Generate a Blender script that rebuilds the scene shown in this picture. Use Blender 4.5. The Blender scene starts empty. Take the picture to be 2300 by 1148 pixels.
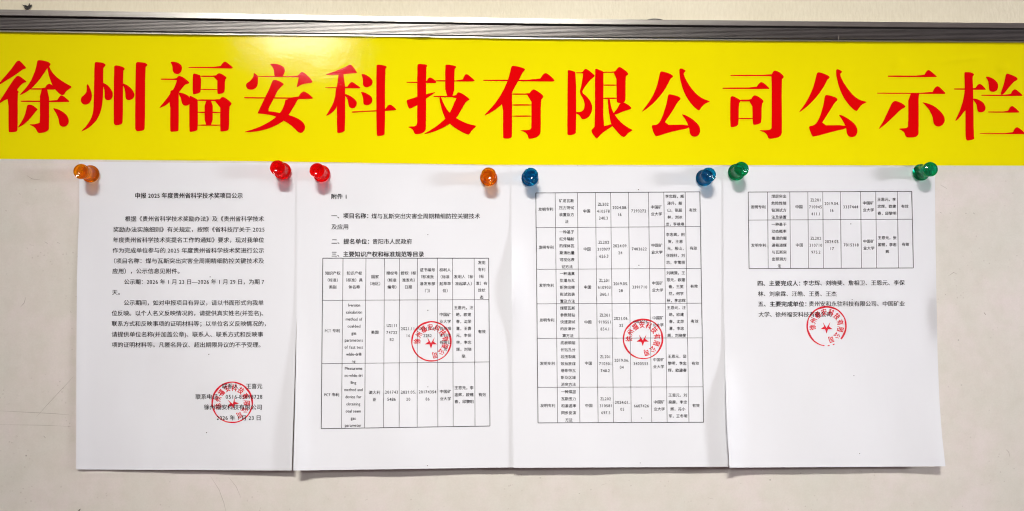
import bpy, bmesh, math, random
import numpy as np
from mathutils import Matrix, Vector
from mathutils.geometry import tessellate_polygon
random.seed(4)
SC = bpy.context.scene
COL = SC.collection

# ------------------------------------------------------------------ camera
F_PX, DIST = 1666.0, 0.72
YAW, PITCH, ROLL = math.radians(1.96), math.radians(1.79), math.radians(0.02)
cy, sy = math.cos(YAW), math.sin(YAW)
cp, sp = math.cos(PITCH), math.sin(PITCH)
cr, sr = math.cos(ROLL), math.sin(ROLL)
M = (np.array([[cy, sy, 0], [-sy, cy, 0], [0, 0, 1]]) @ np.array([[1, 0, 0], [0, cp, -sp], [0, sp, cp]])
     @ np.array([[cr, 0, sr], [0, 1, 0], [-sr, 0, cr]]))
cam = bpy.data.cameras.new('camera')
cam.sensor_width = 36
cam.lens = 36 * F_PX / 2300
cam.clip_start = 0.02
cam.clip_end = 100
co = bpy.data.objects.new('camera', cam)
COL.objects.link(co)
SC.camera = co
R, Fw, U = M[:, 0], M[:, 1], M[:, 2]
co.matrix_world = Matrix(((R[0], U[0], -Fw[0], 0), (R[1], U[1], -Fw[1], -DIST), (R[2], U[2], -Fw[2], 0), (0, 0, 0, 1)))

# ------------------------------------------------------------------ light
SC.view_settings.view_transform = 'Standard'
SC.view_settings.look = 'None'
SC.view_settings.exposure = 0
SC.view_settings.gamma = 1
SC.cycles.use_denoising = True
SC.cycles.denoising_input_passes = 'RGB_ALBEDO_NORMAL'
SC.cycles.denoising_prefilter = 'NONE'
SC.cycles.use_adaptive_sampling = False
SC.cycles.filter_width = 1.15
SC.cycles.sample_clamp_indirect = 12
SC.cycles.blur_glossy = 0.8
W = bpy.data.worlds.new('World')
SC.world = W
W.use_nodes = True
bg = W.node_tree.nodes['Background']
bg.inputs[0].default_value = (1.0, 0.66, 0.76, 1)
bg.inputs[1].default_value = 0.12


def area(name, loc, target, sx, sz, power, color):
    l = bpy.data.lights.new(name, 'AREA')
    l.shape = 'RECTANGLE'
    l.size, l.size_y = sx, sz
    l.energy = power
    l.color = color
    o = bpy.data.objects.new(name, l)
    COL.objects.link(o)
    o.location = loc
    d = Vector(target) - Vector(loc)
    o.rotation_euler = d.to_track_quat('-Z', 'Y').to_euler()
    return o


tube = area('ceiling_tube', (-0.42, -2.60, 2.15), (0.03, 0, -0.09), 0.95, 0.20, 3.3, (1.0, 0.975, 0.915))
tube.data.spread = math.radians(25)
area('side_window', (2.3, -0.85, 0.20), (0.0, 0, 0.05), 0.28, 0.20, 33.0, (0.96, 0.97, 1.0))
area('ceiling_panel', (-0.92, -2.88, 1.22), (-0.183, 0, 0.219), 0.42, 0.11, 8.0, (1.0, 1.0, 0.97))

# ------------------------------------------------------------------ helpers


def at(px, py, d):
    """photo pixel -> point on the plane y = -d (arrays)"""
    px, py, d = np.broadcast_arrays(np.asarray(px, float), np.asarray(py, float), np.asarray(d, float))
    v = np.stack([px - 1150, np.full(px.shape, F_PX), -(py - 574)], -1) @ M.T
    t = (DIST - d) / v[..., 1]
    p = v * t[..., None]
    p[..., 1] -= DIST
    return p


def mesh_obj(name, verts, faces, mat=None, parent=None, smooth=False):
    me = bpy.data.meshes.new(name)
    me.from_pydata([tuple(v) for v in verts], [], faces)
    if smooth:
        for p in me.polygons:
            p.use_smooth = True
    me.update()
    o = bpy.data.objects.new(name, me)
    COL.objects.link(o)
    if mat:
        me.materials.append(mat)
    if parent:
        o.parent = parent
    return o


def tag(o, label=None, cat=None, group=None, kind=None):
    for k, v in (('label', label), ('category', cat), ('group', group), ('kind', kind)):
        if v:
            o[k] = v
    return o


def empty(name, loc):
    o = bpy.data.objects.new(name, None)
    COL.objects.link(o)
    o.empty_display_size = 0.02
    o.location = loc
    return o


def keep(o, parent):
    """parent without moving (parent is translated only)"""
    o.parent = parent
    o.matrix_parent_inverse = Matrix.Translation(parent.location).inverted()
    return o


class NT:
    def __init__(s, name):
        s.m = bpy.data.materials.new(name)
        s.m.use_nodes = True
        s.t = s.m.node_tree
        s.b = s.t.nodes['Principled BSDF']
        s.out = s.t.nodes['Material Output']

    def n(s, typ, **kw):
        x = s.t.nodes.new(typ)
        for k, v in kw.items():
            if k.startswith('i_'):
                x.inputs[k[2:].replace('_', ' ')].default_value = v
            else:
                setattr(x, k, v)
        return x

    def l(s, a, b):
        s.t.links.new(a, b)

    def coords(s, scale=(1, 1, 1)):
        tc = s.n('ShaderNodeTexCoord')
        mp = s.n('ShaderNodeMapping')
        mp.inputs['Scale'].default_value = scale
        g = s.n('ShaderNodeNewGeometry')
        s.l(g.outputs['Position'], mp.inputs['Vector'])
        return mp.outputs[0]

    def noise(s, vec, scale, detail=3, rough=0.5):
        x = s.n('ShaderNodeTexNoise')
        x.inputs['Scale'].default_value = scale
        x.inputs['Detail'].default_value = detail
        x.inputs['Roughness'].default_value = rough
        s.l(vec, x.inputs['Vector'])
        return x.outputs['Fac']

    def ramp(s, fac, stops):
        x = s.n('ShaderNodeValToRGB')
        e = x.color_ramp.elements
        while len(e) < len(stops):
            e.new(0.5)
        for i, (p, c) in enumerate(stops):
            e[i].position = p
            e[i].color = c if len(c) == 4 else (*c, 1)
        s.l(fac, x.inputs[0])
        return x.outputs[0]

    def mix(s, fac, a, b, mode='MIX'):
        x = s.n('ShaderNodeMix', data_type='RGBA', blend_type=mode)
        for k, v in ((0, fac), (6, a), (7, b)):
            if hasattr(v, 'links'):
                s.l(v, x.inputs[k])
            else:
                x.inputs[k].default_value = v if not isinstance(v, tuple) or len(v) == 4 else (*v, 1)
        return x.outputs[2]

    def bump(s, h, strength, dist):
        x = s.n('ShaderNodeBump')
        x.inputs['Strength'].default_value = strength
        x.inputs['Distance'].default_value = dist
        s.l(h, x.inputs['Height'])
        return x

    def set(s, **kw):
        for k, v in kw.items():
            k = k.replace('_', ' ')
            i = s.b.inputs[k]
            if hasattr(v, 'links'):
                s.l(v, i)
            else:
                i.default_value = (*v, 1) if isinstance(v, tuple) and len(v) == 3 else v
        return s


# ------------------------------------------------------------------ materials
def wall_mat():
    s = NT('cream_wall_plaster')
    v = s.coords((1, 1, 0.28))
    n1 = s.noise(v, 420, 5, .65)
    n2 = s.noise(s.coords(), 9, 3, .5)
    base = s.ramp(n2, [(.3, (.80, .74, .56)), (.7, (.85, .79, .62))])
    grain = s.ramp(n1, [(.3, (.86, .84, .8)), (.7, (1, 1, 1))])
    c = s.mix(.7, base, grain, 'MULTIPLY')
    s.set(Base_Color=c, Roughness=.75)
    b = s.bump(n1, .45, .0009)
    s.l(b.outputs[0], s.b.inputs['Normal'])
    return s.m


def board_mat():
    s = NT('worn_white_laminate')
    v = s.coords()
    n1 = s.noise(v, 14, 5, .65)
    n2 = s.noise(v, 60, 4, .6)
    base = s.ramp(n1, [(.32, (.66, .64, .57)), (.5, (.685, .645, .585)), (.66, (.73, .66, .63))])
    mott = s.ramp(n2, [(.3, (.91, .90, .87)), (.6, (1, 1, 1))])
    c = s.mix(.55, base, mott, 'MULTIPLY')
    # small specks of dirt
    vo = s.n('ShaderNodeTexVoronoi')
    vo.inputs['Scale'].default_value = 95
    s.l(v, vo.inputs['Vector'])
    m1 = s.ramp(vo.outputs['Distance'], [(.03, (1, 1, 1)), (.10, (0, 0, 0))])
    gate = s.ramp(s.noise(v, 38, 2), [(.56, (0, 0, 0)), (.66, (.8, .8, .8))])
    msk = s.mix(1.0, m1, gate, 'MULTIPLY')
    c = s.mix(msk, c, (.22, .19, .16))
    vo2 = s.n('ShaderNodeTexVoronoi')
    vo2.inputs['Scale'].default_value = 210
    s.l(v, vo2.inputs['Vector'])
    m2 = s.ramp(vo2.outputs['Distance'], [(.06, (.6, .6, .6)), (.20, (0, 0, 0))])
    gate2 = s.ramp(s.noise(v, 24, 3, .6), [(.54, (0, 0, 0)), (.62, (1, 1, 1))])
    c = s.mix(s.mix(1.0, m2, gate2, 'MULTIPLY'), c, (.44, .38, .33))
    # faint smears
    sm = s.ramp(s.noise(s.coords((1, 1, 2.6)), 33, 6, .75), [(.60, (0, 0, 0)), (.74, (.28, .28, .28))])
    c = s.mix(sm, c, (.44, .39, .34))
    fine = s.ramp(s.noise(v, 520, 3, .7), [(.3, (.93, .93, .93)), (.7, (1, 1, 1))])
    c = s.mix(.8, c, fine, 'MULTIPLY')
    s.set(Base_Color=c, Roughness=.5)
    b = s.bump(n2, .15, .0006)
    s.l(b.outputs[0], s.b.inputs['Normal'])
    return s.m


def paper_mat(name, tint):
    s = NT(name)
    v = s.coords((1, 1, .45))
    n1 = s.noise(v, 26, 3, .5)
    n2 = s.noise(s.coords(), 1400, 2, .5)
    c = s.ramp(n1, [(.3, tuple(x * .985 for x in tint)), (.7, tint)])
    s.set(Base_Color=c, Roughness=.72)
    s.b.inputs['Specular IOR Level'].default_value = .25
    b1 = s.bump(n1, .35, .0009)
    b2 = s.bump(n2, .12, .0001)
    s.l(b1.outputs[0], b2.inputs['Normal'])
    s.l(b2.outputs[0], s.b.inputs['Normal'])
    return s.m


def vinyl(name, c1, c2, rough=.2):
    s = NT(name)
    v = s.coords()
    n = s.noise(v, 5, 3, .5)
    c = s.ramp(n, [(.3, c1), (.7, c2)])
    s.set(Base_Color=c, Roughness=rough)
    s.b.inputs['Specular IOR Level'].default_value = .28
    b1 = s.bump(s.noise(s.coords((1, 1, 1.6)), 300, 3, .6), .8, .00010)
    b2 = s.bump(s.noise(v, 40, 2, .5), .4, .00035)
    s.l(b1.outputs[0], b2.inputs['Normal'])
    s.l(b2.outputs[0], s.b.inputs['Normal'])
    return s.m


def ink(name, c, fade=0.0):
    s = NT(name)
    v = s.coords()
    n = s.noise(v, 900, 3, .6)
    c2 = tuple(x + fade * (.6 - x) for x in c)
    s.set(Base_Color=s.ramp(n, [(.45, c), (.75, c2)]), Roughness=.6)
    s.b.inputs['Specular IOR Level'].default_value = .2
    return s.m


def metal(name, c, rough, scale=(4, 60, 260)):
    s = NT(name)
    v = s.coords(scale)
    n = s.noise(v, 3, 4, .6)
    n2 = s.noise(s.coords((1, 1, 3)), 30, 4, .6)
    k = s.ramp(n, [(.3, tuple(x * .72 for x in c)), (.7, c)])
    k2 = s.ramp(n2, [(.35, (.78, .78, .78)), (.6, (1, 1, 1))])
    s.set(Base_Color=s.mix(.6, k, k2, 'MULTIPLY'), Metallic=.86, Roughness=rough)
    b = s.bump(n, .08, .0002)
    s.l(b.outputs[0], s.b.inputs['Normal'])
    return s.m


def flat(name, c, rough=.6):
    s = NT(name)
    n = s.noise(s.coords(), 300, 3)
    s.set(Base_Color=s.ramp(n, [(.3, c), (.7, tuple(x * 1.4 for x in c))]), Roughness=rough)
    return s.m


def plastic(name, c, thin, trans=1.0):
    """clear tinted plastic: refracting body that also lets tinted light pass"""
    s = NT(name)
    n = s.noise(s.coords(), 120, 2)
    s.set(Base_Color=s.ramp(n, [(.3, c), (.7, tuple(min(1, x * 1.1) for x in c))]), Roughness=.04, IOR=1.47)
    s.b.inputs['Transmission Weight'].default_value = trans
    s.b.inputs['Specular IOR Level'].default_value = .4
    tr = s.n('ShaderNodeBsdfTransparent')
    tr.inputs[0].default_value = (*thin, 1)
    mx = s.n('ShaderNodeMixShader')
    mx.inputs[0].default_value = .34
    s.l(s.b.outputs[0], mx.inputs[1])
    s.l(tr.outputs[0], mx.inputs[2])
    s.l(mx.outputs[0], s.out.inputs[0])
    return s.m


MW = wall_mat()
MB = board_mat()
MP = paper_mat('white_copy_paper', (.73, .74, .775))
MY = vinyl('yellow_vinyl', (.79, .69, .0), (.84, .745, .0), .06)
MR = vinyl('red_vinyl_print', (.68, .0, .002), (.76, .0, .0), .06)
MK = ink('black_toner', (.008, .007, .011), .05)
MG = ink('grey_toner_rules', (.03, .027, .033), .03)
MS = ink('red_seal_ink', (.62, .002, .018), .12)
MAC = metal('brushed_aluminium_cap', (.44, .42, .39), .33)
MAR = metal('ribbed_aluminium', (.25, .235, .225), .36, (2, 30, 220))
MDK = flat('matte_near_black', (.012, .01, .01))
MSC = flat('pencil_scuff', (.30, .26, .22))

# ------------------------------------------------------------------ wall and board


def slab(name, x0, x1, z0, z1, yf, yb, mat, nx=1, nz=1):
    v = [(x0, yf, z0), (x1, yf, z0), (x1, yf, z1), (x0, yf, z1), (x0, yb, z0), (x1, yb, z0), (x1, yb, z1), (x0, yb, z1)]
    f = [(0, 1, 2, 3), (5, 4, 7, 6), (4, 0, 3, 7), (1, 5, 6, 2), (3, 2, 6, 7), (4, 5, 1, 0)]
    return mesh_obj(name, v, f, mat)


wall = tag(slab('wall', -1.6, 1.7, -1.1, 1.0, .019, .10, MW), kind='structure')
board = empty('notice_board', (0, .008, 0))
tag(board, 'worn off white notice board with an aluminium rail along its top edge', 'notice board')
panel = keep(slab('board_panel', -.80, .88, -.52, .247, 0, .0185, MB), board)


def poly_interp(pts, x):
    xs = [p[0] for p in pts]
    ys = [p[1] for p in pts]
    if x < xs[0]:
        return ys[0] + (x - xs[0]) * (ys[1] - ys[0]) / (xs[1] - xs[0])
    if x > xs[-1]:
        return ys[-1] + (x - xs[-1]) * (ys[-1] - ys[-2]) / (xs[-1] - xs[-2])
    return float(np.interp(x, xs, ys))


RT = [(0, 25), (400, 31.5), (800, 39.3), (1200, 45), (1800, 51), (2300, 55.5)]
RB = [(0, 73.5), (400, 79.5), (800, 83), (1200, 89.5), (1800, 94.3), (2300, 97.5)]


def rail_piece(name, prof, mat, hooks=False):
    """prof: list of (fraction of the rail height from the bottom, depth in front of the board)"""
    xs = list(np.linspace(-620, 3050, 60))
    V, Fc = [], []
    for x in xs:
        a = at(x, poly_interp(RB, x), 0.0)
        b = at(x, poly_interp(RT, x), 0.0)
        for fr, d in prof:
            V.append((a[0], -d, a[2] + (b[2] - a[2]) * fr))
    n = len(prof)
    for i in range(len(xs) - 1):
        for j in range(n):
            k = (j + 1) % n
            Fc.append((i * n + j, (i + 1) * n + j, (i + 1) * n + k, i * n + k))
    Fc.append(tuple(range(n)))
    Fc.append(tuple(reversed([(len(xs) - 1) * n + j for j in range(n)])))
    return mesh_obj(name, V, Fc, mat)


mm = .001
rib = [(.095, .0004), (.095, 3.0 * mm)]
NR = 8
for k in range(NR):
    a = .105 + (.635 - .105) * k / NR
    w = (.635 - .105) / NR
    for q, dd in ((0.0, 2.4), (.14, 2.4), (.20, 3.5), (.34, 3.75), (.94, 3.69)):
        rib.append((a + w * q, dd * mm))
rib += [(.645, 3.0 * mm), (.645, .0004)]
rail = keep(rail_piece('top_rail', rib, MAR), board)
cap = rail_piece('cap_strip', [(.715, .0004), (.715, 5.4 * mm), (.73, 5.7 * mm), (.995, 4.65 * mm), (1.0, 4.4 * mm), (1.0, -.0186), (.985, -.0186), (.985, .0004)], MAC)
lip = rail_piece('lower_lip', [(0, .0006), (0, 1.5 * mm), (.012, 2.4 * mm), (.082, 2.2 * mm), (.09, 2.0 * mm), (.09, .0006)], MAC)
back = rail_piece('rail_slot', [(.645, .0003), (.645, .0007), (.715, .0007), (.715, .0003)], MDK)  # shade in the gap under the cap, put in as a near-black strip
for o in (cap, lip, back):
    o.parent = rail


def stroke_px(pts, w, d=.0003, taper=True):
    """thin flat stroke on the board along photo points"""
    V, Fc = [], []
    for i, (x, y) in enumerate(pts):
        j0, j1 = max(0, i - 1), min(len(pts) - 1, i + 1)
        dx, dy = pts[j1][0] - pts[j0][0], pts[j1][1] - pts[j0][1]
        l = math.hypot(dx, dy)
        ww = w * (.35 if taper and i in (0, len(pts) - 1) else 1) / 2
        nx, ny = -dy / l * ww, dx / l * ww
        V += [at(x + nx, y + ny, d), at(x - nx, y - ny, d)]
    for i in range(len(pts) - 1):
        Fc.append((2 * i, 2 * i + 1, 2 * i + 3, 2 * i + 2))
    return V, Fc


V, Fc = [], []
SCUFF = [([(0, 923), (60, 926), (120, 929), (155, 932)], .9), ([(0, 954), (90, 955), (160, 958)], .8),
         ([(82, 936), (110, 905), (140, 873), (165, 846)], .8), ([(46, 690), (54, 681), (58, 668)], 1.3),
         ([(473, 1070), (492, 1100), (503, 1130), (507, 1148)], .8), ([(513, 1071), (531, 1094), (541, 1118)], .8),
         ([(2130, 620), (2142, 612), (2150, 616)], 1.2), ([(2112, 415), (2127, 424)], 1.6), ([(66, 550), (76, 551)], 1.3),
         ([(100, 543), (107, 547)], 2.2), ([(128, 544), (134, 547)], 2.0), ([(60, 394), (72, 402), (90, 404)], 1.0),
         ([(98, 979), (102, 984)], 3.0), ([(1350, 1090), (1362, 1086)], 1.0), ([(1590, 1118), (1602, 1121)], 1.2),
         ([(2210, 702), (2214, 707)], 4.0), ([(2122, 660), (2125, 663)], 2.5), ([(2186, 478), (2189, 481)], 3.0),
         ([(2112, 477), (2115, 479)], 2.6), ([(2133, 478), (2135, 480)], 2.4), ([(2168, 479), (2171, 480)], 2.4),
         ([(158, 700), (160, 702)], 2.6), ([(1300, 1108), (1303, 1109)], 2.4), ([(12, 473), (15, 474)], 2.6),
         ([(43, 435), (46, 437)], 2.2), ([(2260, 1010), (2266, 1016), (2268, 1026)], 1.2), ([(820, 1124), (826, 1121)], 1.4)]
for i, (p, w) in enumerate(SCUFF):
    a, b = stroke_px(p, w, .0003 + i * 5e-6)
    k = len(V)
    V += a
    Fc += [tuple(q + k for q in f) for f in b]
o = mesh_obj('scuff_marks', V, Fc, MSC)
o['kind'] = 'stuff'
keep(o, board)
V, Fc = stroke_px([(175, 1150), (178, 1146), (181, 1143)], 2.4, .0004)
o = keep(mesh_obj('ink_mark', V, Fc, MDK), board)

for pts, w, d in (([(926, 82), (945, 82.6), (965, 83.2)], 1.7, .0028), ([(952, 79.5), (962, 80)], 1.6, .0034), ([(1462, 60.4), (1468, 60.6)], 1.8, .0066),
                  ([(1474, 59.6), (1482, 60.8)], 2.2, .0066), ([(213, 41), (219, 41.4)], 1.6, .0066), ([(1883, 78), (1884, 84), (1883, 90)], 1.0, .0044)):
    V, Fc = stroke_px(pts, w, d)
    mesh_obj('nick', V, Fc, MDK if w > 1.1 else MSC, rail).matrix_parent_inverse = Matrix.Identity(4)

# old screw hole with chipped plaster in the wall, and a dark strip behind the rail
hole_c = at(62, 18, -.019)
hole = empty('wall_hole', tuple(hole_c))
tag(hole, 'small dark chipped screw hole in the cream wall above the rail at left', 'hole')
for k in range(9):
    a = random.uniform(-.6, .6) + (.8 if k % 2 else -.5)
    cx, cz = random.uniform(-.0022, .0022), random.uniform(-.0016, .0016)
    L, w = random.uniform(.0018, .0038), random.uniform(.0005, .0010)
    ca, sa = math.cos(a), math.sin(a)
    pts = [(-L, -w * .4), (0, -w), (L, 0), (0, w)]
    P = [(cx + x * ca - z * sa, -.0003 - k * .00004, cz + x * sa + z * ca) for x, z in pts]
    P += [(x, y - .0007, z) for x, y, z in P]
    mesh_obj('chip', P, [(3, 2, 1, 0), (4, 5, 6, 7), (0, 1, 5, 4), (1, 2, 6, 5), (2, 3, 7, 6), (3, 0, 4, 7)], MDK, hole)
# dark hanger arc
V, Fc = [], []
for i in range(13):
    t = i / 12
    x = 1448 + 47 * t
    y = 46.6 - 4.2 * math.sin(math.pi * t) ** .6 + t * .6
    for dy, dd in ((-.9, -.006), (1.2, -.006), (1.2, -.0185), (-.9, -.0185)):
        V.append(at(x, y + dy * (math.sin(math.pi * min(max(t, .04), .96)) ** .5), dd))
for i in range(12):
    for j in range(4):
        Fc.append((i * 4 + j, i * 4 + (j + 1) % 4, (i + 1) * 4 + (j + 1) % 4, (i + 1) * 4 + j))
Fc += [(0, 1, 2, 3), (51, 50, 49, 48)]
tag(mesh_obj('hanging_strap', V, Fc, MDK), 'dark curved strap peeking out over the aluminium rail right of centre', 'strap')

# ------------------------------------------------------------------ banner
BB = [(-600, 352), (0, 357), (560, 361.8), (1100, 370.2), (1640, 370.8), (2300, 372.3), (2900, 373)]


def banner_h(px, py):
    h = .0002 + .00004 * np.sin(px / 170.) * np.cos(py / 90.)
    for cx, w, a in ((880, 38, .0007), (1065, 22, .0005)):
        h = h + a * np.exp(-((px - cx) / w) ** 2) * np.exp(-((py - 84) / 7.) ** 2)
    # creases near the right end
    for (x0, y0, x1, y1, a, w) in ((2108, 142, 2215, 126, .0008, 4), (2005, 150, 2030, 136, .0008, 8), (2240, 158, 2266, 148, .0008, 8)):
        dx, dy = x1 - x0, y1 - y0
        L = math.hypot(dx, dy)
        s = ((px - x0) * dx + (py - y0) * dy) / L
        dd = -(px - x0) * dy / L + (py - y0) * dx / L
        h = h + a * np.exp(-(dd / w) ** 2) * np.exp(-((s - L / 2) / (L * .42)) ** 4)
    return h


def px_grid(name, L, Rr, T, B, nu, nv, hfun, mat, thick, parent=None):
    """a sheet spanned between the edge curves L(y), R(y), T(x), B(x) in photo pixels"""
    V, Fc = [], []
    us = np.linspace(0, 1, nu + 1)
    vs = np.linspace(0, 1, nv + 1)
    P = np.zeros((nv + 1, nu + 1, 2))
    for i, v in enumerate(vs):
        for j, u in enumerate(us):
            y = T(.5) * (1 - v) + B(.5) * v
            for _ in range(3):
                x = L(y) * (1 - u) + Rr(y) * u
                y = T(x) * (1 - v) + B(x) * v
            P[i, j] = (x, y)
    h = hfun(P[..., 0], P[..., 1])
    W3 = at(P[..., 0], P[..., 1], h).reshape(-1, 3)
    for i in range(nv):
        for j in range(nu):
            a = i * (nu + 1) + j
            Fc.append((a, a + nu + 1, a + nu + 2, a + 1))
    W3 = list(W3)
    n0 = len(W3)
    W3 += [p + np.array([0, thick, 0]) for p in W3]
    Fc += [tuple(q + n0 for q in reversed(f)) for f in Fc]
    o = mesh_obj(name, W3, Fc, mat, parent, True)
    # the cut edge gets its own vertices so that the face shading stays flat up to it
    ring = ([j for j in range(nu)] + [i * (nu + 1) + nu for i in range(nv)] + [nv * (nu + 1) + j for j in range(nu, 0, -1)]
            + [i * (nu + 1) for i in range(nv, 0, -1)])
    bm = bmesh.new()
    bm.from_mesh(o.data)
    rv = [(bm.verts.new(W3[k]), bm.verts.new(W3[k + n0])) for k in ring]
    for k in range(len(rv)):
        a, b = rv[k], rv[(k + 1) % len(rv)]
        bm.faces.new((a[0], b[0], b[1], a[1]))
    bm.to_mesh(o.data)
    bm.free()
    return o


ban = px_grid('banner', lambda y: -420, lambda y: 2700, lambda x: poly_interp(RB, x) - 2.0, lambda x: poly_interp(BB, x), 520, 60, banner_h, MY, .00012)
tag(ban, 'long glossy yellow banner with big red characters below the aluminium rail', 'banner')

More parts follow.
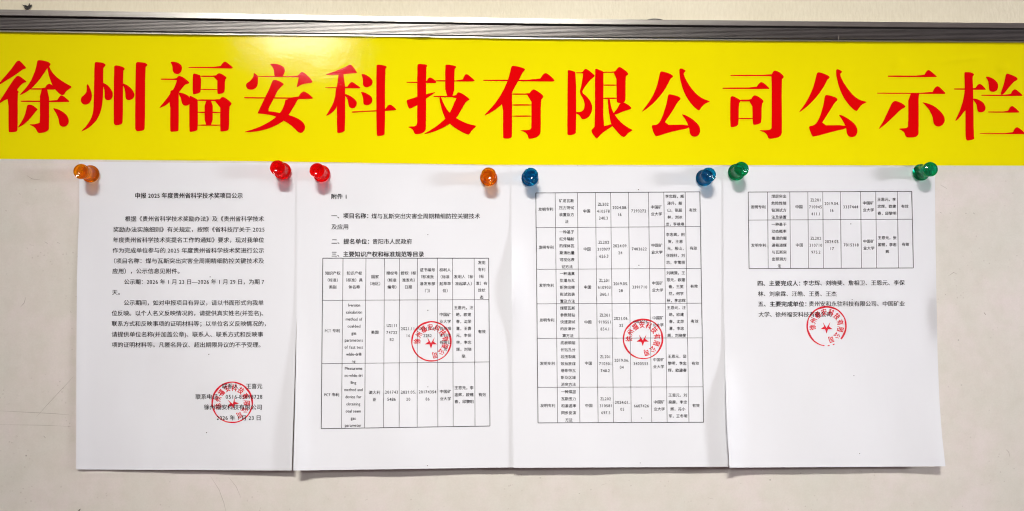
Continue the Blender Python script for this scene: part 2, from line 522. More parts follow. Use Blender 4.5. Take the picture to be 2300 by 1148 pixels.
A4, B4, C4, D4 = (0, 100, 4.1), (540, 100, 4.1), (1080, 120, 4.1), (1600, 120, 3.2857)
CH = {
 '徐': (A4, [
  [168,147,186,152,243,214,236,222,208,230,150,275,60,330,-12,376,-14,362,0,345,60,278,110,218,150,160],
  [165,287,180,291,244,338,240,347,215,354,185,382,160,412,161,424,174,436,163,452,163,790,150,803,120,809,85,809,78,800,78,500,40,515,0,540,-12,546,-10,530,40,455,100,360,145,297],
  [343,150,358,143,395,147,440,158,464,172,466,188,452,203,448,222,434,220,415,250,360,330,296,400,240,440,186,468,184,460,230,410,280,345,315,265,335,200],
  [434,215,452,200,470,240,510,290,560,330,620,365,666,390,625,418,605,435,590,462,572,468,545,455,508,414,490,395,470,345,450,290],
  [270,403,410,403,430,372,452,359,468,365,485,378,500,395,515,416,400,416,270,414],
  [367,410,452,410,452,770,445,790,420,807,368,817,348,812,338,795,325,770,302,752,272,740,275,735,320,733,355,724,368,718],
  [190,515,522,519,548,478,565,468,585,475,640,520,634,532,200,529,190,523],
  [250,560,265,553,300,558,345,592,346,602,330,615,280,680,215,740,170,765,165,760,200,710,228,650,242,600],
  [483,582,540,598,580,620,615,650,634,690,633,720,615,750,582,760,556,750,545,730,538,680,515,630]]),
 '州': (A4, [
  [797,372,806,365,818,378,840,430,848,470,840,515,820,545,785,557,755,545,742,515,750,485,775,465,795,440,799,410],
  [870,170,882,161,920,163,955,171,974,186,970,198,955,212,951,225,951,400,948,480,940,570,920,640,885,705,830,760,755,802,748,798,800,745,840,680,858,620,862,560,866,400],
  [946,350,985,370,1015,400,1038,440,1040,475,1025,505,998,516,972,508,963,490,963,430,955,395,946,382],
  [1049,205,1062,191,1100,196,1135,208,1150,222,1146,233,1134,243,1132,710,1120,735,1075,746,1055,740,1046,720],
  [1130,355,1175,375,1215,410,1238,450,1238,475,1225,500,1190,515,1165,508,1155,490,1153,440,1145,400,1131,375],
  [1249,175,1262,160,1300,163,1340,170,1359,185,1354,195,1338,210,1335,770,1322,792,1268,802,1250,790,1243,765]]),
 '福': (A4, [
  [1568,160,1600,157,1640,167,1670,190,1678,215,1670,250,1650,270,1630,274,1605,266,1590,245,1588,205,1580,180],
  [1478,316,1490,313,1620,315,1640,292,1655,288,1690,303,1730,335,1746,352,1735,362,1705,370,1680,400,1645,445,1646,465,1646,790,1636,800,1575,806,1566,795,1568,525,1530,560,1470,586,1468,580,1510,530,1545,485,1568,452,1570,425,1592,420,1610,385,1628,335,1625,328,1490,326,1480,322],
  [1646,440,1700,452,1745,480,1755,540,1735,560,1705,566,1682,555,1672,530,1665,490,1646,462],
  [1733,206,2025,206,2050,170,2070,155,2090,165,2145,212,2142,220,2120,222,1750,216,1735,212],
  [1775,280,1785,266,1805,270,1852,286,1850,430,1835,448,1790,460,1773,455],
  [1845,286,1985,287,2000,272,2018,263,2045,272,2092,305,2072,325,2070,430,2055,448,2015,458,2000,450,2002,300,1845,299],
  [1845,409,2005,410,2005,420,1845,419],
  [1743,480,1752,472,1775,482,1812,502,1822,515,1822,780,1808,796,1755,807,1743,798],
  [1812,505,2020,507,2040,485,2060,483,2100,508,2135,542,2128,555,2112,575,2110,775,2095,795,2040,803,2027,795,2028,522,1812,520],
  [1884,515,1960,515,1958,745,1884,745], [1818,618,2030,620,2030,633,1818,631], [1818,737,2030,737,2030,748,1818,748]]),
 '安': (B4, [
  [270,180,300,177,340,180,380,195,405,215,411,245,400,275,385,300,318,300,310,270,308,235,295,205],
  [122,262,130,264,162,290,162,330,160,370,145,400,115,416,85,417,60,405,50,380,55,358,85,340,112,310,122,285],
  [155,289,525,292,545,268,568,250,600,270,640,305,660,335,663,348,650,355,600,360,560,370,522,395,518,388,528,350,536,310,536,302,155,299],
  [32,485,45,484,225,486,530,488,555,448,580,430,605,440,640,465,669,492,660,502,545,503,440,499,50,497,36,492],
  [290,345,300,328,320,325,355,335,395,358,400,368,375,390,340,430,315,485,303,505,248,614,300,618,365,630,445,648,500,668,545,690,580,720,598,755,592,785,575,808,555,817,530,808,495,770,450,732,400,703,330,665,280,650,220,641,165,637,157,632,185,575,225,490,265,410],
  [416,500,540,500,520,520,500,560,445,648,400,703,340,740,260,775,170,798,80,808,42,808,45,802,120,780,200,748,270,710,330,668,380,610,405,555]]),
 '科': (B4, [
  [783,275,830,262,900,235,960,210,1000,187,1018,185,1045,215,1072,255,1072,264,1030,265,965,273,880,281,800,281],
  [888,270,965,270,965,790,945,808,905,817,888,808],
  [776,393,985,393,1000,365,1022,343,1045,352,1107,398,1100,405,880,403,785,402],
  [880,400,892,400,892,570,860,615,820,645,792,658,790,652,820,605,850,550,870,490],
  [963,452,1010,472,1050,500,1073,530,1070,560,1055,583,1028,590,1005,580,996,560,990,515,975,485,963,475],
  [1114,271,1150,275,1190,300,1215,328,1219,350,1205,380,1165,397,1140,390,1128,370,1128,325,1120,290],
  [1107,437,1140,440,1185,462,1212,487,1217,515,1205,545,1172,561,1143,555,1131,540,1130,500,1120,460],
  [1251,195,1262,185,1300,188,1340,198,1349,208,1332,228,1332,825,1310,838,1268,845,1252,835],
  [1024,617,1100,613,1325,602,1335,595,1355,565,1375,552,1400,562,1437,597,1432,605,1330,612,1250,616,1100,623,1035,628,1026,624]]),
 '技': (B4, [
  [1628,190,1640,178,1685,180,1715,187,1723,195,1710,215,1710,770,1700,800,1665,822,1612,828,1600,815,1590,788,1570,772,1545,762,1550,756,1600,753,1622,745,1628,710],
  [1528,343,1712,343,1730,310,1748,303,1770,312,1803,338,1802,352,1790,357,1535,353,1528,348],
  [1530,515,1545,507,1628,482,1710,457,1795,437,1793,443,1712,498,1628,560,1565,592,1550,588,1535,550],
  [1785,328,2045,330,2060,290,2078,270,2100,280,2158,328,2155,338,2130,341,1785,341],
  [1886,190,1900,184,1950,190,1985,200,1988,210,1970,228,1970,475,1886,475],
  [1774,478,1785,472,1985,473,1995,445,2010,438,2050,455,2090,485,2111,503,2107,510,2075,530,2055,565,1990,678,1928,732,1860,770,1780,805,1700,826,1688,824,1740,795,1810,750,1887,685,1928,628,1955,575,1978,520,1992,487,1785,484],
  [1830,483,1847,483,1865,530,1895,590,1928,630,1988,678,2050,712,2110,735,2170,748,2168,757,2130,792,2110,825,2095,831,2050,812,1985,775,1928,732,1887,685,1860,620,1840,540]]),
 '有': (C4, [
  [20,248,30,242,540,243,575,190,597,180,620,190,660,225,680,250,676,258,650,260,30,254],
  [280,125,292,113,330,118,385,132,408,145,403,155,380,185,350,245,285,362,288,385,288,760,280,778,250,786,212,784,204,772,204,460,160,500,100,540,40,571,34,566,105,492,165,415,215,325,250,245,268,180],
  [285,368,445,370,460,350,485,329,510,340,555,370,578,395,572,408,553,430,552,715,545,745,520,770,480,784,445,787,438,780,430,750,410,728,380,716,362,711,375,708,440,705,460,698,466,680,466,381,285,381],
  [286,468,468,468,468,481,286,481], [286,572,468,572,468,583,286,583]]),
 '限': (C4, [
  [799,160,808,152,840,160,878,173,878,725,865,745,820,755,800,750,796,740],
  [875,174,935,174,950,152,965,140,990,152,1030,185,1051,205,1040,220,1000,252,950,320,930,360,975,395,1010,440,1028,490,1022,540,1000,580,970,602,940,609,925,598,908,570,875,552,875,540,925,538,950,515,957,470,945,420,908,362,925,300,943,190,938,184,875,184],
  [1051,150,1060,140,1085,148,1130,167,1130,185,1127,672,1170,660,1205,650,1212,672,1165,700,1110,740,1075,780,1067,785,1045,762,1025,735,1017,705,1035,690,1050,672],
  [1125,168,1238,168,1255,140,1275,123,1300,135,1345,168,1360,190,1350,200,1333,212,1333,420,1328,440,1315,455,1285,460,1260,455,1250,440,1249,178,1140,178,1125,185],
  [1125,286,1252,287,1252,298,1125,297], [1125,407,1252,406,1252,420,1125,420],
  [1283,455,1320,452,1360,475,1388,500,1385,512,1310,535,1235,567,1222,550,1255,510],
  [1170,418,1188,418,1193,460,1208,520,1235,567,1270,615,1320,660,1370,690,1396,703,1393,710,1355,735,1330,765,1315,771,1290,758,1250,715,1212,672,1200,650,1185,580,1172,490]]),
 '公': (C4, [
  [1650,178,1660,164,1700,172,1745,188,1771,207,1768,218,1745,235,1720,290,1670,370,1600,450,1530,510,1486,538,1484,532,1530,475,1580,400,1615,320,1638,240],
  [1828,150,1838,137,1860,142,1886,158,1884,165,1865,185,1885,235,1930,310,1985,375,2040,415,2108,440,2107,447,2060,465,2030,500,2012,528,1990,518,1940,470,1895,405,1860,330,1838,250,1828,180],
  [1725,385,1735,375,1780,383,1825,398,1841,415,1835,428,1812,450,1760,540,1678,658,1905,656,1920,688,1800,712,1700,738,1630,762,1610,763,1595,740,1580,700,1574,668,1580,661,1620,658,1650,630,1675,575,1705,480,1718,420],
  [1845,558,1890,570,1950,605,2000,650,2020,690,2020,730,2000,760,1968,769,1940,760,1925,740,1918,690,1905,650,1880,600]]),
 '司': (D4, [
  [131,162,138,158,437,158,448,135,462,125,490,135,520,158,528,172,524,182,512,193,514,580,508,605,485,622,425,632,412,625,403,600,385,582,350,572,350,567,410,566,432,560,438,545,438,172,430,168,138,168],
  [72,256,80,252,325,251,340,225,360,209,385,222,422,258,418,264,80,263],
  [132,325,145,314,165,320,205,342,208,352,196,375,194,520,180,538,145,547,131,538],
  [200,341,285,341,298,318,312,308,335,315,370,340,380,355,365,375,363,505,350,520,310,529,297,523,295,355,200,355],
  [190,476,300,476,300,486,190,486]]),
 '公2': (D4, [
  [770,150,780,138,810,144,855,162,868,175,862,185,848,195,830,235,780,310,710,385,645,435,640,433,680,380,715,320,745,250,760,195],
  [912,128,920,116,938,120,959,134,956,140,942,155,960,200,1000,262,1045,315,1090,345,1139,357,1137,362,1100,380,1075,415,1065,427,1045,418,1005,378,965,320,935,250,918,180],
  [830,315,840,306,875,312,915,326,925,341,920,350,905,362,860,435,798,531,980,529,990,555,900,575,820,597,750,615,740,613,728,590,718,565,712,538,745,532,770,515,795,465,815,400,825,350],
  [930,450,965,460,1015,490,1055,525,1072,560,1070,590,1055,612,1030,620,1005,612,992,590,988,555,980,529,955,485]]),
 '示': (D4, [
  [1292,166,1300,163,1562,164,1580,132,1595,120,1612,130,1657,170,1655,176,1300,175],
  [1213,292,1220,290,1622,291,1640,255,1660,240,1680,250,1720,290,1718,299,1700,300,1525,299,1220,298],
  [1446,295,1530,297,1522,315,1523,585,1518,605,1495,620,1440,622,1425,610,1418,585,1400,570,1378,560,1382,554,1430,551,1446,540],
  [1325,365,1345,350,1365,353,1405,370,1427,392,1420,400,1390,415,1330,475,1270,530,1232,558,1228,554,1260,505,1300,420],
  [1545,359,1590,368,1640,390,1685,428,1712,465,1717,500,1700,530,1670,542,1645,535,1633,515,1625,465,1600,415,1570,380]]),
 '栏': (D4, [
  [1860,145,1865,138,1900,138,1928,148,1932,160,1920,170,1925,250,1930,610,1935,630,1920,638,1885,645,1873,638,1868,600,1868,420,1862,250],
  [1780,263,1787,258,1940,259,1955,235,1972,223,1990,232,2020,265,2015,270,1790,268],
  [1862,268,1873,268,1873,415,1850,440,1825,475,1797,500,1793,495,1820,440,1845,370,1858,310],
  [1926,331,1965,340,2000,362,2017,395,2015,415,2005,430,1980,437,1960,430,1954,410,1950,375,1926,345],
  [2015,172,2040,172,2080,190,2108,220,2110,250,2100,275,2075,286,2052,280,2042,265,2040,220,2030,190],
  [2165,160,2175,147,2205,157,2245,175,2255,190,2248,198,2225,210,2190,250,2148,303,2125,305,2145,245,2160,190],
  [1982,308,1990,305,2200,305,2215,275,2232,263,2250,272,2290,308,2288,316,1990,314],
  [2032,432,2040,428,2180,429,2195,400,2212,386,2230,396,2268,432,2262,438,2040,437],
  [1970,588,2215,588,2232,555,2248,543,2268,553,2300,580,2312,592,2306,597,1980,595]]),
}


def chaikin(P, r=.22):
    Q = []
    n = len(P)
    for i in range(n):
        a, b = P[i], P[(i + 1) % n]
        Q.append((a[0] * (1 - r) + b[0] * r, a[1] * (1 - r) + b[1] * r))
        Q.append((a[0] * r + b[0] * (1 - r), a[1] * r + b[1] * (1 - r)))
    return Q


def tess(P):
    return tessellate_polygon([[Vector((x, y, 0)) for x, y in P]])


for ch, ((ox, oy, s), polys) in CH.items():
    V, Fc = [], []
    for k, flat_p in enumerate(polys):
        P = chaikin([(ox + flat_p[i] / s, oy + flat_p[i + 1] / s) for i in range(0, len(flat_p), 2)])
        b = len(V)
        for x, y in P:
            V.append(at(x, y, float(banner_h(np.float64(x), np.float64(y))) + .00016 + k * .000012))
        Fc += [(t[0] + b, t[1] + b, t[2] + b) for t in tess(P)]
    o = mesh_obj('character', V, Fc, MR, ban)
    o['label'] = 'red character ' + ch[0] + (' near the right end' if ch == '公2' else '')

# ------------------------------------------------------------------ sheets of paper


def sstep(a, b, x):
    t = np.clip((x - a) / (b - a), 0, 1)
    return t * t * (3 - 2 * t)


LE = [
    [(360, 178), (480, 178), (540, 175), (620, 173), (800, 171.5), (1060, 171)],
    [(360, 667), (660, 667), (800, 665), (900, 663), (1060, 658.5)],
    [(360, 1149), (600, 1149), (850, 1151), (1060, 1154)],
    [(360, 1624), (600, 1625), (800, 1628), (950, 1632.5), (1060, 1639)]]
RE = [
    [(360, 671), (640, 669), (740, 665), (850, 662), (1060, 655)],
    [(360, 1153), (1060, 1155)],
    [(360, 1628), (700, 1628), (850, 1630), (1060, 1637)],
    [(360, 2099.5), (530, 2101), (650, 2103), (800, 2106), (900, 2110), (980, 2116), (1060, 2125)]]
TE = [[(170, 363.5), (670, 367.5)], [(660, 367), (1150, 374.5)], [(1149, 374), (1630, 375)], [(1624, 374.5), (2100, 376)]]
BE = [[(171, 1054.5), (657, 1057)], [(658, 1057), (1154, 1050)], [(1154, 1051), (1638, 1048.5)], [(1638, 1050.5), (2124, 1047.5)]]


def make_h(i):
    def h(px, py):
        px = np.asarray(px, float)
        py = np.asarray(py, float)
        t = np.clip((py - 370) / 682, 0, 1)
        x0 = (172, 662, 1150, 1630)[i]
        u = (px - x0) / 486
        tt = t ** 1.7
        rp = (.0011 * np.sin(px / 47. + i) * np.sin(py / 83. + 2 * i) + .0003 * np.sin(px / 19. + py / 44. + i)) * np.sin(np.pi * np.clip(u, 0, 1)) * sstep(0, .2, t)
        if i == 0:
            return .0006 + (.0012 + .0074 * np.clip(u, 0, 1.1)) * tt + .0016 * np.exp(-(u / .05) ** 2) * sstep(.2, .5, t) + rp
        if i == 1:
            return .0012 + (.0100 - .0020 * u) * tt + .0044 * np.exp(-(u / .05) ** 2) * sstep(.4, .95, t) + rp + .0004 * t
        if i == 2:
            return .0018 + (.0088 - .0022 * u) * tt + .0052 * np.exp(-(u / .055) ** 2) * np.exp(-((py - 650) / 85.) ** 2) + rp + .0010 * t
        return (.0024 + (.0082 - .0018 * u) * tt + .0062 * np.exp(-(u / .055) ** 2) * sstep(780, 940, py) + rp + .0010 * t
                + .0052 * np.exp(-((u - 1.0) / .05) ** 2) * np.exp(-((py - 700) / 62.) ** 2)
                + .0030 * np.exp(-((u - 1.0) / .12) ** 2) * sstep(840, 1050, py))
    return h


H = [make_h(i) for i in range(4)]

# glyph cache -------------------------------------------------------
tc_ = bpy.data.curves.new('glyph_source', 'FONT')
tc_.resolution_u = 3
to_ = bpy.data.objects.new('glyph_source', tc_)
COL.objects.link(to_)
GC = {}


def glyph(ch, off):
    k = (ch, off)
    if k not in GC:
        tc_.offset = off
        tc_.body = ch
        dg = bpy.context.evaluated_depsgraph_get()
        me = bpy.data.meshes.new_from_object(to_.evaluated_get(dg))
        v = np.array([(q.co.x, q.co.y) for q in me.vertices]) if len(me.vertices) else np.zeros((0, 2))
        f = [tuple(p.vertices) for p in me.polygons]
        bpy.data.meshes.remove(me)
        cjk = ord(ch) > 0x2000
        if ch == ' ':
            adv = .28
        elif cjk:
            adv = 1.0
        else:
            v = v - np.array([v[:, 0].min(), 0])
            v[:, 0] *= .88
            w = v[:, 0].max()
            adv = .52 if ch.isdigit() else w + .075
            v = v + np.array([(adv - w) / 2, 0])
        if ch in '，。、：；' and cjk:
            adv = 1.0
        GC[k] = (v, f, adv)
    return GC[k]


class Ink:
    def __init__(s):
        s.V = []
        s.F = []
        s.n = 0
        s.lay = []

    def add(s, v, f, layer=0):
        s.lay.append(np.full(len(v), float(layer)))
        s.V.append(np.asarray(v, float))
        s.F += [tuple(q + s.n for q in g) for g in f]
        s.n += len(v)

    def line(s, text, x0, x1, yc, em, off=0, slope=0.):
        strikes = {0: ((-.2, 0), (.2, .15)), 1: ((-.38, 0), (.38, .1), (0, -.3)), 2: ((0, 0), (.22, .15))}[off]
        off = 0
        xs, Vv, Ff, n, pen = [], [], [], 0, 0.
        for ch in text:
            v, f, adv = glyph(ch, off)
            if len(v):
                Vv.append(v + np.array([pen, 0]))
                Ff += [tuple(q + n for q in g) for g in f]
                n += len(v)
            pen += adv
        v = np.concatenate(Vv)
        a, b = v[:, 0].min(), v[:, 0].max()
        if x1 is None:     # centred at x0
            px = x0 + (v[:, 0] - (a + b) / 2) * em
        else:
            px = x0 + (v[:, 0] - a) / (b - a) * (x1 - x0)
        py = yc - (v[:, 1] - .37) * em + slope * (px - px.mean())
        for k, (dx, dy) in enumerate(strikes):
            s.add(np.stack([px + dx, py + dy], 1), Ff, k)

    def seg(s, a, b, w):
        a, b = np.array(a, float), np.array(b, float)
        L = np.hypot(*(b - a))
        n = max(1, int(L / 8))
        d = (b - a) / L
        nn = np.array([-d[1], d[0]]) * w / 2
        V = []
        for i in range(n + 1):
            p = a + (b - a) * i / n
            V += [p + nn, p - nn]
        s.add(V, [(2 * i, 2 * i + 1, 2 * i + 3, 2 * i + 2) for i in range(n)])

    def build(s, name, h, eps, mat, parent, kind=None, label=None):
        V = np.concatenate(s.V)
        L = np.concatenate(s.lay)
        o = mesh_obj(name, at(V[:, 0], V[:, 1], h(V[:, 0], V[:, 1]) + eps + L * 6e-6), s.F, mat, parent)
        tag(o, label, kind=kind)
        return o


LAB = ['leftmost white sheet, a notice of printed paragraphs with a red seal at lower right',
       'second white sheet from the left, headings above a table with English words',
       'third white sheet from the left, filled by a tall six row table',
       'rightmost white sheet with a two row table above a red seal, lower half blank']
sheets = []
for i in range(4):
    o = px_grid('paper_sheet', lambda y, i=i: poly_interp(LE[i], y), lambda y, i=i: poly_interp(RE[i], y), lambda x, i=i: poly_interp(TE[i], x),
                lambda x, i=i: poly_interp(BE[i], x), 110, 120, H[i], MP, .00011)
    tag(o, LAB[i], 'paper', 'printed sheets pinned side by side')
    sheets.append(o)

NRM = 0
BLD = 1
E1, E2 = .00016, .00010
# --- sheet 1
q = Ink()
q.line('申报 2025 年度贵州省科学技术奖项目公示', 304, 545, 439.5, 13.4, BLD)
q.build('heading', H[0], E1, MK, sheets[0])
paras = [
 [('根据《贵州省科学技术奖励办法》及《贵州省科学技术', 281, 593, 491.5), ('奖励办法实施细则》有关规定，按照《省科技厅关于 2025', 254.5, 594, 515.5),
  ('年度贵州省科学技术奖提名工作的通知》要求，现对我单位', 254, 593, 539), ('作为完成单位参与的 2025 年度贵州省科学技术奖进行公示', 253, 593, 562.5),
  ('（项目名称：煤与瓦斯突出灾害全周期精细防控关键技术及', 256, 593, 586), ('应用），公示信息见附件。', 252.5, 403, 609)],
 [('公示期：2026 年 1 月 23 日—2026 年 1 月 29 日，为期 7', 279, 593, 633), ('天。', 252, 269, 656.5)],
 [('公示期间，如对申报项目有异议，请以书面形式向我单', 278, 592, 680), ('位反映。以个人名义反映情况的，请提供真实姓名(并签名)、', 251, 591, 703.5),
  ('联系方式和反映事项的证明材料等；以单位名义反映情况的，', 251, 597, 727), ('请提供单位名称(并加盖公章)、联系人、联系方式和反映事', 251, 591, 751),
  ('项的证明材料等。凡匿名异议、超出期限异议的不予受理。', 251, 585, 774.5)],
 [('联系人： 王喜元', 499, 589, 867.5), ('联系电话： 0516-83898728', 439, 589, 891), ('徐州福安科技有限公司', 458, 588, 914.5), ('2026 年 1 月 23 日', 487, 585, 938.5)]]
for k, P in enumerate(paras):
    q = Ink()
    for t, a, b, y in P:
        q.line(t, a, b, y, 12.9, NRM)
    q.build('paragraph' if k < 3 else 'signature_block', H[0], E1, MK, sheets[0])


def table(i, top, bot, rows, cells, em, eps=E1):
    """top/bot: column x at the first and last rule; rows: (y left, y right)"""
    xl, xr = top[0], top[-1]
    y0, y1 = rows[0][0], rows[-1][0]

    def colx(c, y):
        t = (y - y0) / (y1 - y0)
        return top[c] * (1 - t) + bot[c] * t
    q = Ink()
    for k, (a, b) in enumerate(rows):
        w = 1.5 if k in (0, len(rows) - 1) else 1.0
        q.seg((colx(0, a), a), (colx(len(top) - 1, b), b), w)
    g = q.build('table_grid', H[i], E1 - .00002, MG, sheets[i])
    q = Ink()
    for c in range(len(top)):
        w = 1.5 if c in (0, len(top) - 1) else 1.0
        yt = rows[0][0] + (rows[0][1] - rows[0][0]) * c / (len(top) - 1)
        yb = rows[-1][0] + (rows[-1][1] - rows[-1][0]) * c / (len(top) - 1)
        q.seg((top[c], yt), (bot[c], yb), w)
    q.build('column_rule', H[i], E1 + .00001, MG, g)
    q = Ink()
    for c, lst in cells:
        for t, y in lst:
            cx = (colx(c, y) + colx(c + 1, y)) / 2
            asc = all(ord(ch) < 128 for ch in t)
            q.line(t, cx, None, y, em * (1.14 if asc else 1.02), 2)
    q.build('cell_text', H[i], E1, MK, g)


def col(lines, y, st=15.6):
    return [(t, y + k * st) for k, t in enumerate(lines)]


# --- sheet 2
q = Ink()
q.line('附件 1', 744.5, 778, 441.5, 12.8, BLD)
q.line('一、项目名称：', 744.5, 827, 485, 13, BLD)
q.line('二、提名单位：', 745, 829, 542.5, 13, BLD)
q.line('三、主要知识产权和标准规范等目录', 745, 952, 571, 13, BLD)
q.build('heading', H[1], E1, MK, sheets[1])
q = Ink()
q.line('煤与瓦斯突出灾害全周期精细防控关键技术', 834.5, 1078, 485.5, 12.8, NRM)
q.line('及应用', 744.5, 782, 509.5, 12.8, NRM)
q.build('paragraph', H[1], E1, MK, sheets[1])
q = Ink()
q.line('贵阳市人民政府', 837, 925, 542.5, 12.8, NRM)
q.build('paragraph', H[1], E1, MK, sheets[1])
table(1, [725, 770.5, 822, 863.5, 897.5, 937.5, 982.5, 1016.5, 1065, 1097.5], [721.5, 767, 819, 861.5, 896.5, 937, 983.5, 1018, 1067, 1100.5],
      [(580, 580), (674.7, 673), (817, 813), (963, 957)], [
    (0, col(['知识产权', '（标准）', '类别'], 613.5)), (1, col(['知识产权', '（标准）具', '体名称'], 613.5)), (2, col(['国家', '（地区）'], 621.5)),
    (3, col(['授权号', '（标准', '编号）'], 613.5)), (4, col(['授权（标', '准发布）', '日期'], 613.5)), (5, col(['证书编号', '（标准批', '准发布部', '门）'], 606)),
    (6, col(['权利人', '（标准', '起草单', '位）'], 606)), (7, col(['发明人（标', '准起草人）'], 621.5)), (8, col(['发明', '专利', '（标', '准）有', '效状', '态'], 590, 15.5)),
    (0, [('PCT 专利', 743)]), (1, col(['Iversion', 'calculation', 'method of', 'coal-bed', 'gas', 'parameters', 'of fast test', 'while-drilli', 'ng'], 685, 15.75)),
    (2, [('美国', 746.5)]), (3, col(['US111', '74722', 'B2'], 731)), (4, col(['2021.11.', '16'], 738)), (5, col(['US111747', '22B2'], 738)),
    (6, col(['中国矿', '业大学', '徐州福', '安科技', '有限公', '司'], 706.5)), (7, col(['王恩元，汪', '皓，欧建', '春，沈荣', '喜，王喜', '元，李保', '林，李忠', '辉，刘晓', '斐.'], 691)),
    (8, [('有效', 745)]),
    (0, [('PCT 专利', 886.5)]), (1, col(['Measureme', 'nt-while-dri', 'lling', 'method and', 'device for', 'obtaining', 'coal seam', 'gas', 'parameter'], 827, 16)),
    (2, col(['澳大利', '亚'], 881.5, 16)), (3, col(['201743', '5486'], 880.5, 16)), (4, col(['2021.05.', '20'], 880.5, 16)), (5, col(['20174354', '86'], 880, 16)),
    (6, col(['中国矿', '业大学'], 879.5, 16)), (7, col(['王恩元，李', '忠辉，欧建', '春，邱黎明'], 871)), (8, [('有效', 886.5)])], 8.5)
# --- sheet 3
CN, KD, YX = '发明专利', ['中国矿', '业大学'], '有效'
table(2, [1203.5, 1247, 1297, 1337.5, 1371.5, 1411.5, 1456.5, 1491, 1539, 1572], [1208.5, 1252.5, 1302.5, 1343.5, 1378, 1418, 1464, 1498.5, 1547.5, 1580.5],
      [(433.5, 431), (511.5, 509), (605, 603), (682.5, 681), (760, 759), (870, 869), (950, 948.5)], [
    (0, [(CN, 470)]), (1, col(['矿用瓦斯', '压力测试', '装置及方', '法'], 451)), (2, [('中国', 474)]), (3, col(['ZL202', '410578', '240.3'], 458.5)), (4, col(['2024.08.', '16'], 466)),
    (5, [('7293272', 473.5)]), (6, col(KD, 465)), (7, col(['李忠辉，臧', '泽升，殷', '山，张超', '林，刘冰', '龙，李唤唤'], 441)), (8, [(YX, 472)]),
    (0, [(CN, 555.5)]), (1, col(['一种基于', '红外辐射', '的煤体瓦', '斯涌出量', '可视化表', '征方法'], 521)), (2, [('中国', 559.5)]), (3, col(['ZL202', '310977', '655.3'], 544)),
    (4, col(['2024.09.', '24'], 552)), (5, [('7403622', 559)]), (6, col(KD, 551)), (7, col(['李忠辉，田', '贺，王恩', '元，殷山，', '张超林，刘', '志，李雪丽'], 527)), (8, [(YX, 557.5)]),
    (0, [(CN, 641)]), (1, col(['一种逼真', '型煤与瓦', '斯突出模', '拟试验装', '置及方法'], 614.5, 15.5)), (2, [('中国', 645)]), (3, col(['ZL201', '610903', '360.1'], 629.5)),
    (4, col(['2019.05.', '28'], 637)), (5, [('3391710', 644.5)]), (6, col(KD, 636)), (7, col(['刘晓斐，王', '恩元，欧建', '春，王笑', '然，何学', '秋，李忠辉'], 613, 15.5)), (8, [(YX, 643)]),
    (0, [(CN, 719)]), (1, col(['煤层瓦斯', '参数随钻', '快速测试', '的反演计', '算方法'], 692, 15.5)), (2, [('中国', 723.5)]), (3, col(['ZL201', '910551', '854.1'], 707.5)),
    (4, col(['2021.06.', '22'], 715)), (5, [('4503026', 722.5)]), (6, col(KD, 714)), (7, col(['王恩元，汪', '皓，欧建', '春，沈荣', '喜，李忠', '辉，刘晓斐'], 691)), (8, [(YX, 721.5)]),
    (0, [(CN, 816.5)]), (1, col(['底板顺层', '长钻孔分', '段压裂高', '效抽放煤', '巷条带瓦', '斯及区域', '消突方法'], 770)), (2, [('中国', 816)]), (3, col(['ZL201', '710301', '740.2'], 801)),
    (4, col(['2019.06.', '04'], 809)), (5, [('3400553', 816.5)]), (6, col(KD, 808)), (7, col(['王恩元，邱', '黎明，李忠', '辉，欧建春'], 800.5)), (8, [(YX, 816)]),
    (0, [(CN, 911)]), (1, col(['一种煤层', '瓦斯压力', '和渗透率', '同步反演', '方法'], 880, 15.8)), (2, [('中国', 911)]), (3, col(['ZL202', '310581', '697.5'], 895.5)),
    (4, col(['2024.01.', '05'], 903.5)), (5, [('6607426', 911.5)]), (6, col(KD, 903)), (7, col(['王恩元，刘', '泉霖，李忠', '辉，冯小', '军，王冬明'], 887.5, 15.7)), (8, [(YX, 911)])], 8.3)
# --- sheet 4
table(3, [1680.5, 1724, 1774, 1814.5, 1848, 1887.5, 1933, 1967, 2015.5, 2048], [1682.5, 1725.5, 1775.5, 1816, 1849.5, 1889.5, 1935, 1969, 2018, 2051.5],
      [(431.5, 430), (494.5, 492.5), (603.5, 602)], [
    (0, [(CN, 465)]), (1, col(['煤层突出', '危险性随', '钻测试方', '法及装置'], 441)), (2, [('中国', 464.5)]), (3, col(['ZL201', '710945', '411.1'], 449)), (4, col(['2019.04.', '16'], 457)),
    (5, [('3337444', 464.5)]), (6, col(KD, 456)), (7, col(['王恩元，李', '忠辉，欧建', '春，邱黎明'], 448)), (8, [(YX, 463.5)]),
    (0, [(CN, 551)]), (1, col(['一种基于', '动态概率', '推理的掘', '进巷道煤', '与瓦斯突', '出预测方', '法'], 504)), (2, [('中国', 550.5)]), (3, col(['ZL202', '310710', '975.2'], 535)),
    (4, col(['2024.05.', '17'], 542.5)), (5, [('7015318', 550)]), (6, col(KD, 542)), (7, col(['王恩元，张', '国锐，李忠', '辉'], 534)), (8, [(YX, 549)])], 8.3)
q = Ink()
q.line('四、主要完成人：', 1702, 1797, 636.5, 12.8, BLD)
q.build('heading', H[3], E1, MK, sheets[3])
q = Ink()
q.line('五、主要完成单位：', 1703, 1811, 683, 12.8, BLD)
q.build('heading', H[3], E1, MK, sheets[3])
q = Ink()
q.line('李忠辉、刘晓斐、詹相卫、王恩元、李保', 1804, 2032, 635.5, 12.6, NRM, -.004)
q.line('林、刘泉霖、汪皓、王勇、王杰', 1702.5, 1879, 660, 12.6, NRM)
q.build('paragraph', H[3], E1, MK, sheets[3])
q = Ink()
q.line('贵州安和永驻科技有限公司、中国矿业', 1817, 2032, 682.3, 12.6, NRM, -.002)
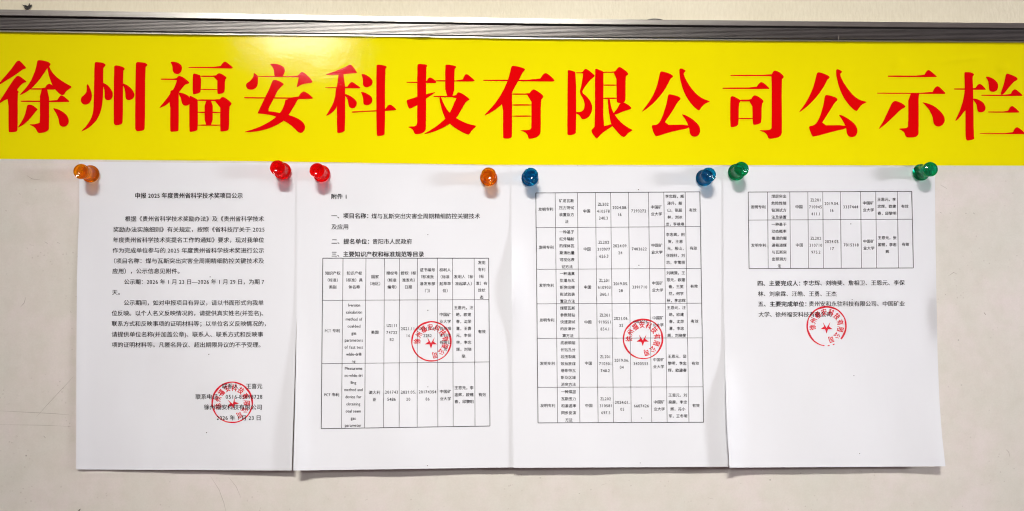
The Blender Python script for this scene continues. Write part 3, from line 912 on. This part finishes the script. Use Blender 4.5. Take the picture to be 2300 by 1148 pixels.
q.line('大学、徐州福安科技有限公司', 1704, 1867, 706.3, 12.6, NRM)
q.build('paragraph', H[3], E1, MK, sheets[3])
# printer specks
SP = [[(473, 447, 1.3), (472, 622, 1.4), (469, 796, 1.4), (464, 972, 1.4)], [(961, 527, 1.2), (961, 697, 1.3), (961, 869, 1.2), (960, 1046, 1.2)],
      [(1434, 426, 1.3), (1435, 596, 1.4), (1441, 939, 1.2), (1438, 1040, 1.0)], [(1911, 503, 1.2), (1914, 673, 1.2), (1918, 844, 1.2), (1931, 1019, 1.3)]]
for i in range(4):
    q = Ink()
    for x, y, r in SP[i]:
        q.add([(x + r * math.cos(a * 1.0472), y + r * .8 * math.sin(a * 1.0472)) for a in range(6)], [(0, 1, 2, 3, 4, 5)])
    q.build('toner_speck', H[i], E1, MG, sheets[i], kind='stuff')


def seal(i, cx, cy, r, a0, step, star_rot, star_c, gap=None, w=3.7):
    q = Ink()
    N = 120
    V, Fc = [], []
    for k in range(N):
        a = 2 * math.pi * k / N
        ww = w * (1 + .18 * math.sin(3 * a + i) + .10 * math.sin(11 * a))
        if 225 < math.degrees(a) < 315:
            ww *= .72
        V += [(cx + r * math.cos(a), cy - r * math.sin(a)), (cx + (r - ww) * math.cos(a), cy - (r - ww) * math.sin(a))]
    for k in range(N):
        d = math.degrees(2 * math.pi * (k + .5) / N)
        if gap and gap[0] < d < gap[1] and not (k % 5 in (1, 2) and d < gap[0] + 38):
            continue
        m = (k + 1) % N
        Fc.append((2 * k, 2 * k + 1, 2 * m + 1, 2 * m))
    q.add(V, Fc)
    ring = q.build('seal_stamp', H[i], E2, MS, sheets[i], label='round red company seal')
    q = Ink()
    for k, ch in enumerate('徐州福安科技有限公司'):
        a = math.radians(a0 - step * k)
        v, f, _ = glyph(ch, 0)
        up = np.array([math.cos(a), -math.sin(a)])
        rt = np.array([math.sin(a), math.cos(a)])
        c = np.array([cx, cy]) + up * (r * .70)
        g = (v - np.array([.5, .37]))
        P = c + g[:, :1] * 12.6 * rt + g[:, 1:] * 16.2 * up
        for j, d in enumerate(((-.45, 0), (.45, .2), (0, -.4))):
            q.add(P + np.array(d), f, j)
    q.build('seal_lettering', H[i], E2 + .00001, MS, ring)
    q = Ink()
    P = []
    sx, sy = star_c
    for k in range(10):
        a = math.radians(star_rot + 36 * k)
        rr = 14.6 if k % 2 == 0 else 5.8
        if k == 5:
            rr = -1.5      # the worn notch opposite the lowest point
        P.append((sx + rr * math.cos(a), sy - rr * math.sin(a)))
    q.add(P, [tuple(t) for t in tess(P)])
    q.build('seal_star', H[i], E2 + .00002, MS, ring)


seal(0, 521.6, 903.8, 46.8, 195, 28.3, -72, (522.5, 906))
seal(1, 969, 766.8, 45.6, 180, 28.4, -90, (968, 769))
seal(2, 1444.4, 761.2, 45.6, 180, 28.4, -90, (1443.6, 763))
seal(3, 1856.6, 732.5, 45.3, 185.7, 28.5, -90, (1856.5, 735), (265, 318))
bpy.data.objects.remove(to_)

# ------------------------------------------------------------------ push pins


def lathe(name, prof, mat, parent, n=48):
    V, Fc = [], []
    rings = []
    for r, z in prof:
        if r == 0:
            rings.append([len(V)])
            V.append((0, -z * mm, 0))
        else:
            rings.append(list(range(len(V), len(V) + n)))
            for k in range(n):
                a = 2 * math.pi * k / n
                V.append((r * mm * math.cos(a), -z * mm, r * mm * math.sin(a)))
    for a, b in zip(rings, rings[1:]):
        for k in range(n):
            m = (k + 1) % n
            if len(a) == 1:
                Fc.append((a[0], b[m], b[k]))
            elif len(b) == 1:
                Fc.append((a[m], b[0], a[k]))
            else:
                Fc.append((a[m], b[m], b[k], a[k]))
    me = mesh_obj(name, V, Fc, mat, parent, True)
    return me


# the whole pin is one clear moulding: one closed profile; the head's dimple and the foot are separate closed pieces
AMB = plastic('amber_clear_plastic', (1.0, .42, .0), (1.0, .52, .04))
RED = plastic('red_clear_plastic', (1.0, .0, .0), (1.0, .10, .08), .80)
BLU = plastic('blue_clear_plastic', (.0, .24, .44), (.10, .58, .74))
GRN = plastic('green_clear_plastic', (.0, .31, .16), (.10, .74, .48))
PINS = [(205, 391, 181, 385, AMB, 0, 'amber push pin at the top left corner of the first sheet'),
        (635, 384.5, 622.7, 376.3, RED, 0, 'left one of the two red push pins, on the first sheet'),
        (723, 390.5, 711.7, 382.6, RED, 1, 'red push pin at the top left corner of the second sheet'),
        (1097.6, 399.5, 1097.4, 392.5, AMB, 1, 'amber push pin between sheets, at the top right of the second sheet'),
        (1190, 400, 1191.9, 393, BLU, 2, 'blue push pin at the top left corner of the third sheet'),
        (1581, 400, 1592.3, 392.3, BLU, 2, 'blue push pin at the top right corner of the third sheet'),
        (1653, 387.5, 1666, 379.4, GRN, 3, 'green push pin at the top left corner of the fourth sheet'),
        (2067, 388, 2091.2, 379.6, GRN, 3, 'green push pin at the top right corner of the fourth sheet')]
PIN_PROFILE = [(0, 0), (7.5, 0), (8.1, .4), (8.3, 1.3), (8.15, 2.3), (7.6, 2.9), (6.9, 3.2), (6.5, 3.9), (6.25, 5.5), (6.0, 8), (5.85, 10.5), (5.8, 12.3),
               (6.0, 13.4), (6.6, 14.4), (7.05, 15.5), (7.15, 16.7), (6.85, 17.6), (6.3, 18.0), (5.7, 17.8), (4.4, 17.1), (2.8, 16.7), (1.7, 16.5), (1.0, 15.6), (.5, 14.9), (0, 14.7)]
for bx, by, hx, hy, mat, si, lab in PINS:
    d0 = float(H[si](bx, by)) + .0004
    p = at(bx, by, d0)
    q_ = at(hx, hy, d0 + .0176)
    e = lathe('push_pin', PIN_PROFILE, mat, None, 56)
    e.location = tuple(p)
    tag(e, lab, 'push pin', 'coloured push pins holding the sheets')
    ax = Vector(q_) - Vector(p)
    e.rotation_euler = Vector((0, -1, 0)).rotation_difference(ax).to_euler()
